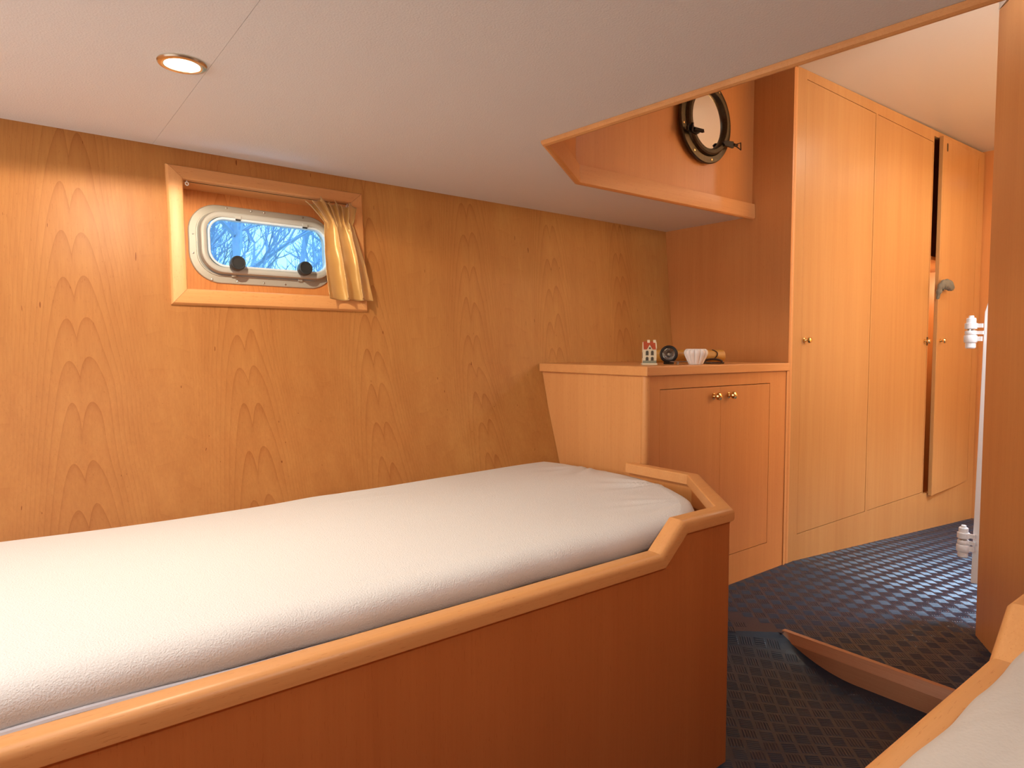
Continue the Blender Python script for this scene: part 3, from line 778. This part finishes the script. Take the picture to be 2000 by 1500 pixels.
bm = bmesh.new(); tube(bm, [L(.150, 0, .034), L(.172, 0, .034)], .006, 8); tube(bm, [L(.170, -.004, .034), L(.198, -.013, .034), L(.198, .013, .034), L(.170, .004, .034)], .0022, 6, closed=True); obj('ring_bolt', bm, M['iron'], lg)

# ------------------------------------------------------------------ white steel door edge with hinge bolts behind the partition
t = thing('metal_door', (2.30, .64, .11), 'white painted metal door edge with two bolted hinges behind the partition', 'metal door')
bm = bmesh.new()
pts = [(.683, .112), (.673, .93), (.661, .975), (.650, 1.02), (.45, 1.02), (.45, .112)]
prism(bm, [(2.30, y, z) for y, z in pts], (.010, 0, 0)); obj('plate', bm, M['white_paint'], t, bevel=.002)
for z0 in (.870, .236):
    dz = z0 - .870; yh = .703 - .0 * dz
    yy = .7035; xx = 2.292
    bm = bmesh.new(); T = Matrix.Translation((xx, yy, z0))
    lathe(bm, [(0, .050), (.006, .050), (.007, .0485), (.007, .043), (.011, .043), (.0125, .041), (.0125, .030), (.0125, .028), (.0165, .027), (.0165, .012), (.015, .010), (0, .010)], T, 6 * 4)
    h = obj('hinge', bm, M['white_paint'], t)
    bm = bmesh.new(); lathe(bm, [(0, .010), (.010, .010), (.010, .005), (0, .005)], T, 20); obj('washer', bm, M['steel'], h)
    bm = bmesh.new(); lathe(bm, [(0, .005), (.0145, .005), (.0155, .003), (.0155, -.005), (.0145, -.007), (0, -.007)], T, 24)
    box(bm, (xx - .004, .672, z0 - .006), (xx + .006, yy, z0 + .004)); obj('hinge_arm', bm, M['white_paint'], h)
    bm = bmesh.new(); lathe(bm, [(0, -.008), (.016, -.008), (.0175, -.011), (.0175, -.027), (.016, -.030), (.0135, -.031), (.0135, -.045), (.011, -.048), (0, -.048)], T, 24)
    box(bm, (xx - .004, .675, z0 - .026), (xx + .006, yy, z0 - .012)); box(bm, (xx - .004, .674, z0 + .014), (xx + .006, yy, z0 + .026)); obj('bolt_collar', bm, M['white_paint'], h)

# ------------------------------------------------------------------ ornaments on the cabinet
ZT = .7692
def house():
    x, y = 1.672, 1.412; yaw_ = math.radians(-38 - 6)
    R = Matrix.Translation((x, y, ZT)) @ Matrix.Rotation(yaw_, 4, 'Z') @ Matrix.Scale(1.2, 4)
    t = thing('house_ornament', (x, y, ZT), 'tiny cream ceramic house with red roof on the cabinet', 'ornament')
    W, Dp, H = .018, .014, .044
    def ob(name, bm, m, par=t, **k):
        bmesh.ops.transform(bm, matrix=R, verts=bm.verts); return obj(name, bm, m, par, **k)
    ob('base', B(((-W - .0025, -Dp - .003, 0), (W + .0025, Dp + .003, .0045))), M['cream'], bevel=.001)
    bm = bmesh.new(); prism(bm, [(-W, -Dp, .0045), (-W, Dp, .0045), (-W, Dp, H), (-W, 0, H + .018), (-W, -Dp, H)], (2 * W, 0, 0)); body = ob('walls', bm, M['cream'], bevel=.0005)
    bm = bmesh.new()
    prism(bm, [(-W + .002, -Dp - .0015, H - .0005), (-W + .002, 0, H + .0195), (-W + .002, 0, H + .0175), (-W + .002, -Dp - .0015, H - .0025)], (2 * W - .004, 0, 0))
    prism(bm, [(-W + .002, Dp + .0015, H - .0005), (-W + .002, 0, H + .0195), (-W + .002, 0, H + .0175), (-W + .002, Dp + .0015, H - .0025)], (2 * W - .004, 0, 0))
    ob('roof', bm, M['redroof'])
    bm = bmesh.new(); prism(bm, [(-.008, -Dp - .0025, H - .003), (.008, -Dp - .0025, H - .003), (.0, -Dp - .0025, H + .010)], (0, .012, 0)); ob('gable', bm, M['cream'], bevel=.0004)
    bm = bmesh.new(); lathe(bm, [(0, 0), (.0026, 0), (.0026, .0006), (0, .0006)], frame_z((0, -Dp - .0026, H + .001), (0, -1, 0)), 14); ob('round_window', bm, M['darkglaze'])
    for cx in (-.002, W - .004):
        ob('chimney', B(((cx - .0035, -.003, H + .014), (cx + .0035, .003, H + .0235))), M['cream'], bevel=.0005)
    bm = bmesh.new()
    for k in range(4): box(bm, (W - .0022, -Dp + .002 + k * .0033, H + k * .0042), (W + .0012, -Dp + .0060 + k * .0033, H + .006 + k * .0042))
    ob('stepped_gable', bm, M['cream'], bevel=.0004)
    ob('hedge', B(((-W, -Dp - .0018, .0045), (W, -Dp - .0002, .0115))), M['greyglaze'], bevel=.0005)
    for cx in (-.0068, .0068):
        for z0, hh in ((.0265, .012), (.0120, .010)):
            for r, dd, mt, nm in ((.0042, .0006, M['greyglaze'], 'window_surround'), (.0030, .0010, M['darkglaze'], 'window_pane')):
                bm = bmesh.new(); pts = [(cx - r, z0 - (r - .003)), (cx + r, z0 - (r - .003))] + [(cx + r * math.cos(a * PI / 8), z0 + hh - .004 + r * math.sin(a * PI / 8)) for a in range(9)]
                prism(bm, [(a, -Dp - dd, b) for a, b in pts], (0, .0012, 0)); ob(nm, bm, mt, smooth=False)
    bm = bmesh.new(); prism(bm, [(-W - .0006, -.004, .018), (-W - .0006, .004, .018), (-W - .0006, .004, .030), (-W - .0006, 0, .034), (-W - .0006, -.004, .030)], (.001, 0, 0)); ob('side_window', bm, M['darkglaze'], smooth=False)
house()
# round black hand lamp with a silvery reflector, on a small stand plate
hx_, hy_ = 1.795, 1.430
t = thing('round_lamp', (hx_, hy_, ZT), 'small round black lamp with silver reflector beside the ceramic house', 'lamp')
dirn = Vector((-.88, -.62, .10)); m = frame_z((hx_, hy_, ZT + .0335), dirn) @ Matrix.Scale(.88, 4)
bm = bmesh.new(); lathe(bm, [(.0, -.022), (.018, -.022), (.026, -.015), (.0335, -.004), (.0345, .004), (.033, .009), (.029, .011), (.025, .010), (.0235, .006), (.0235, .0)], m, 48); hb = obj('housing', bm, M['black'], t)
bm = bmesh.new(); lathe(bm, [(.0237, .006), (.020, .001), (.014, -.006), (.006, -.010), (0, -.011)], m, 40); obj('reflector', bm, plain('silver_reflector', (.6, .6, .6), .12, metal=1, bump=.0015, bscale=90), hb)
bm = bmesh.new(); lathe(bm, [(0, -.004), (.005, -.003), (.006, .001), (.0035, .005), (0, .006)], m, 20); obj('bulb', bm, M['steel'], hb)
bm = B(((hx_ - .014, hy_ - .012, ZT + .0), (hx_ + .014, hy_ + .012, ZT + .008))); obj('foot', bm, M['black'], t, bevel=.002)
bm = bmesh.new(); prism(bm, [(1.758, 1.392, ZT + .0085), (1.815, 1.366, ZT + .0085), (1.822, 1.378, ZT + .0085), (1.768, 1.405, ZT + .0085)], (0, 0, .0022)); box(bm, (1.785, 1.384, ZT), (1.791, 1.391, ZT + .0085)); obj('metal_strip', bm, M['steel'], t, bevel=.0006)
# fluted white bowl
bx, by = 1.836, 1.350
bm = bmesh.new(); NN = 14 * 12; prof = [(.0, .0), (.019, .0), (.0205, .0015), (.0255, .012), (.0320, .026), (.0345, .034), (.0335, .0405), (.029, .0455), (.0255, .0465), (.0245, .0455), (.0285, .040), (.0305, .033), (.024, .012), (.0, .006)]
rings = []
for r, h in prof:
    if r == 0: rings.append([bm.verts.new((bx, by, ZT + h))]); continue
    ring = []
    for i in range(NN):
        a = 2 * PI * i / NN; f = abs(math.sin(a * 6)); rr = 1.15 * r * (1 - .17 * (1 - f ** .45) * min(1, h / .010))
        ring.append(bm.verts.new((bx + rr * math.cos(a), by + rr * math.sin(a), ZT + h * 1.12)))
    rings.append(ring)
for A, C in zip(rings, rings[1:]):
    for i in range(NN):
        j = (i + 1) % NN; q = ([A[0]] if len(A) == 1 else [A[i], A[j]]) + ([C[0]] if len(C) == 1 else [C[j], C[i]])
        bm.faces.new(q)
tag(obj('fluted_bowl', bm, M['ceramic']), 'white fluted porcelain bowl at the front of the cabinet top', 'bowl')
# yellow tube lying behind
t = thing('wooden_tube', (1.93, 1.43, ZT), 'yellowish wooden tube with dark strap lying behind the white bowl', 'tube')
A_ = Vector((1.800, 1.500, ZT + .0262)); Bv = Vector((2.035, 1.383, ZT + .0262)); dd = (Bv - A_); Ln = dd.length; m = frame_z(A_, dd)
bm = bmesh.new(); lathe(bm, [(0, 0), (.021, 0), (.0225, .002), (.0225, Ln * .55), (.0232, Ln * .56), (.0232, Ln * .58), (.0225, Ln * .59), (.0225, Ln - .004), (.021, Ln), (.015, Ln), (.014, Ln - .002), (.0, Ln - .002)], m, 36); tb = obj('barrel', bm, M['bamboo'], t)
bm = bmesh.new(); tube(bm, [m @ Vector((.0235 * math.cos(a), .0235 * math.sin(a), Ln - .045 + .014 * math.sin((a - 1.9) * 1.9))) for a in [1.9 + k * .11 for k in range(16)]], .0018, 6); obj('buckle', bm, M['strap'], tb)
bm = bmesh.new(); c0 = Vector((1.955, 1.365, ZT + .004))
tube(bm, [c0 + Vector((.030 * math.cos(k * PI / 10) * .83, -.018 * math.cos(k * PI / 10) + .003 * math.sin(k * PI / 10), .004 + .008 * math.sin(k * PI / 10))) for k in range(20)], 0.0038, 8, closed=True)
tube(bm, [c0 + Vector((-.05, .02, -.001)), c0 + Vector((-.02, .004, .0)), c0 + Vector((.02, .004, -.001)), c0 + Vector((.045, -.012, -.001))], .0030, 8)
obj('strap', bm, M['strap'], t)

# ------------------------------------------------------------------ outside: bank and bare trees
struct('ground', B(((-30, 3.2, -.6), (45, 60, -.5))), M['bank'], smooth=False)
def tree(x, y, h, seed, label):
    rnd = random.Random(seed)
    t = thing('bare_tree', (x, y, -.5), label, 'tree', 'bare trees outside the window')
    bt = bmesh.new(); bb = bmesh.new()
    top = Vector((x + rnd.uniform(-.5, .5), y, h)); tr = [Vector((x, y, -.5)).lerp(top, k / 8) + Vector((rnd.uniform(-.06, .06), rnd.uniform(-.06, .06), 0)) for k in range(9)]
    tube(bt, tr, [.055 * (1 - k / 9) + .008 for k in range(9)], 7)
    def br(p, d, L, r, lv):
        pts = [p]; q = p.copy(); dd = d.copy()
        for k in range(3):
            dd = (dd + Vector((rnd.uniform(-.25, .25), rnd.uniform(-.25, .25), rnd.uniform(-.05, .25)))).normalized(); q = q + dd * L / 3; pts.append(q.copy())
        tube(bb, pts, [r, r * .8, r * .6, r * .3], 3 if lv else 4, cap=False)
        if lv < 3:
            for _ in range(5 if lv < 2 else 4):
                i = rnd.randint(1, 3); nd = (dd + Vector((rnd.uniform(-1, 1), rnd.uniform(-.7, .7), rnd.uniform(-.5, .8)))).normalized()
                br(pts[i], nd, L * rnd.uniform(.45, .7), r * .5, lv + 1)
    for k in range(20):
        f = rnd.uniform(.35, .98); p = Vector((x, y, -.5)).lerp(top, f); a = rnd.uniform(0, 2 * PI)
        br(p, Vector((math.cos(a), math.sin(a) * .6, rnd.uniform(.2, 1))).normalized(), h * .25 * rnd.uniform(.6, 1.1), .03, 0)
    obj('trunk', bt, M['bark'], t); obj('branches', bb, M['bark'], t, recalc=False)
for x, y, h, sd, l in ((2.15, 7.6, 4.0, 41, 'bare leafless tree, nearest one behind the left of the porthole glass'), (3.75, 10.2, 4.6, 42, 'bare leafless tree behind the middle right of the porthole glass'),
                      (3.0, 13.2, 5.2, 43, 'bare leafless tree farther back behind the middle of the porthole glass'), (5.9, 14.4, 5.6, 44, 'bare leafless tree farther back behind the right end of the porthole glass'),
                      (4.4, 17.5, 6.0, 45, 'faint bare tree farthest back behind the porthole glass')):
    tree(x, y, h, sd, l)
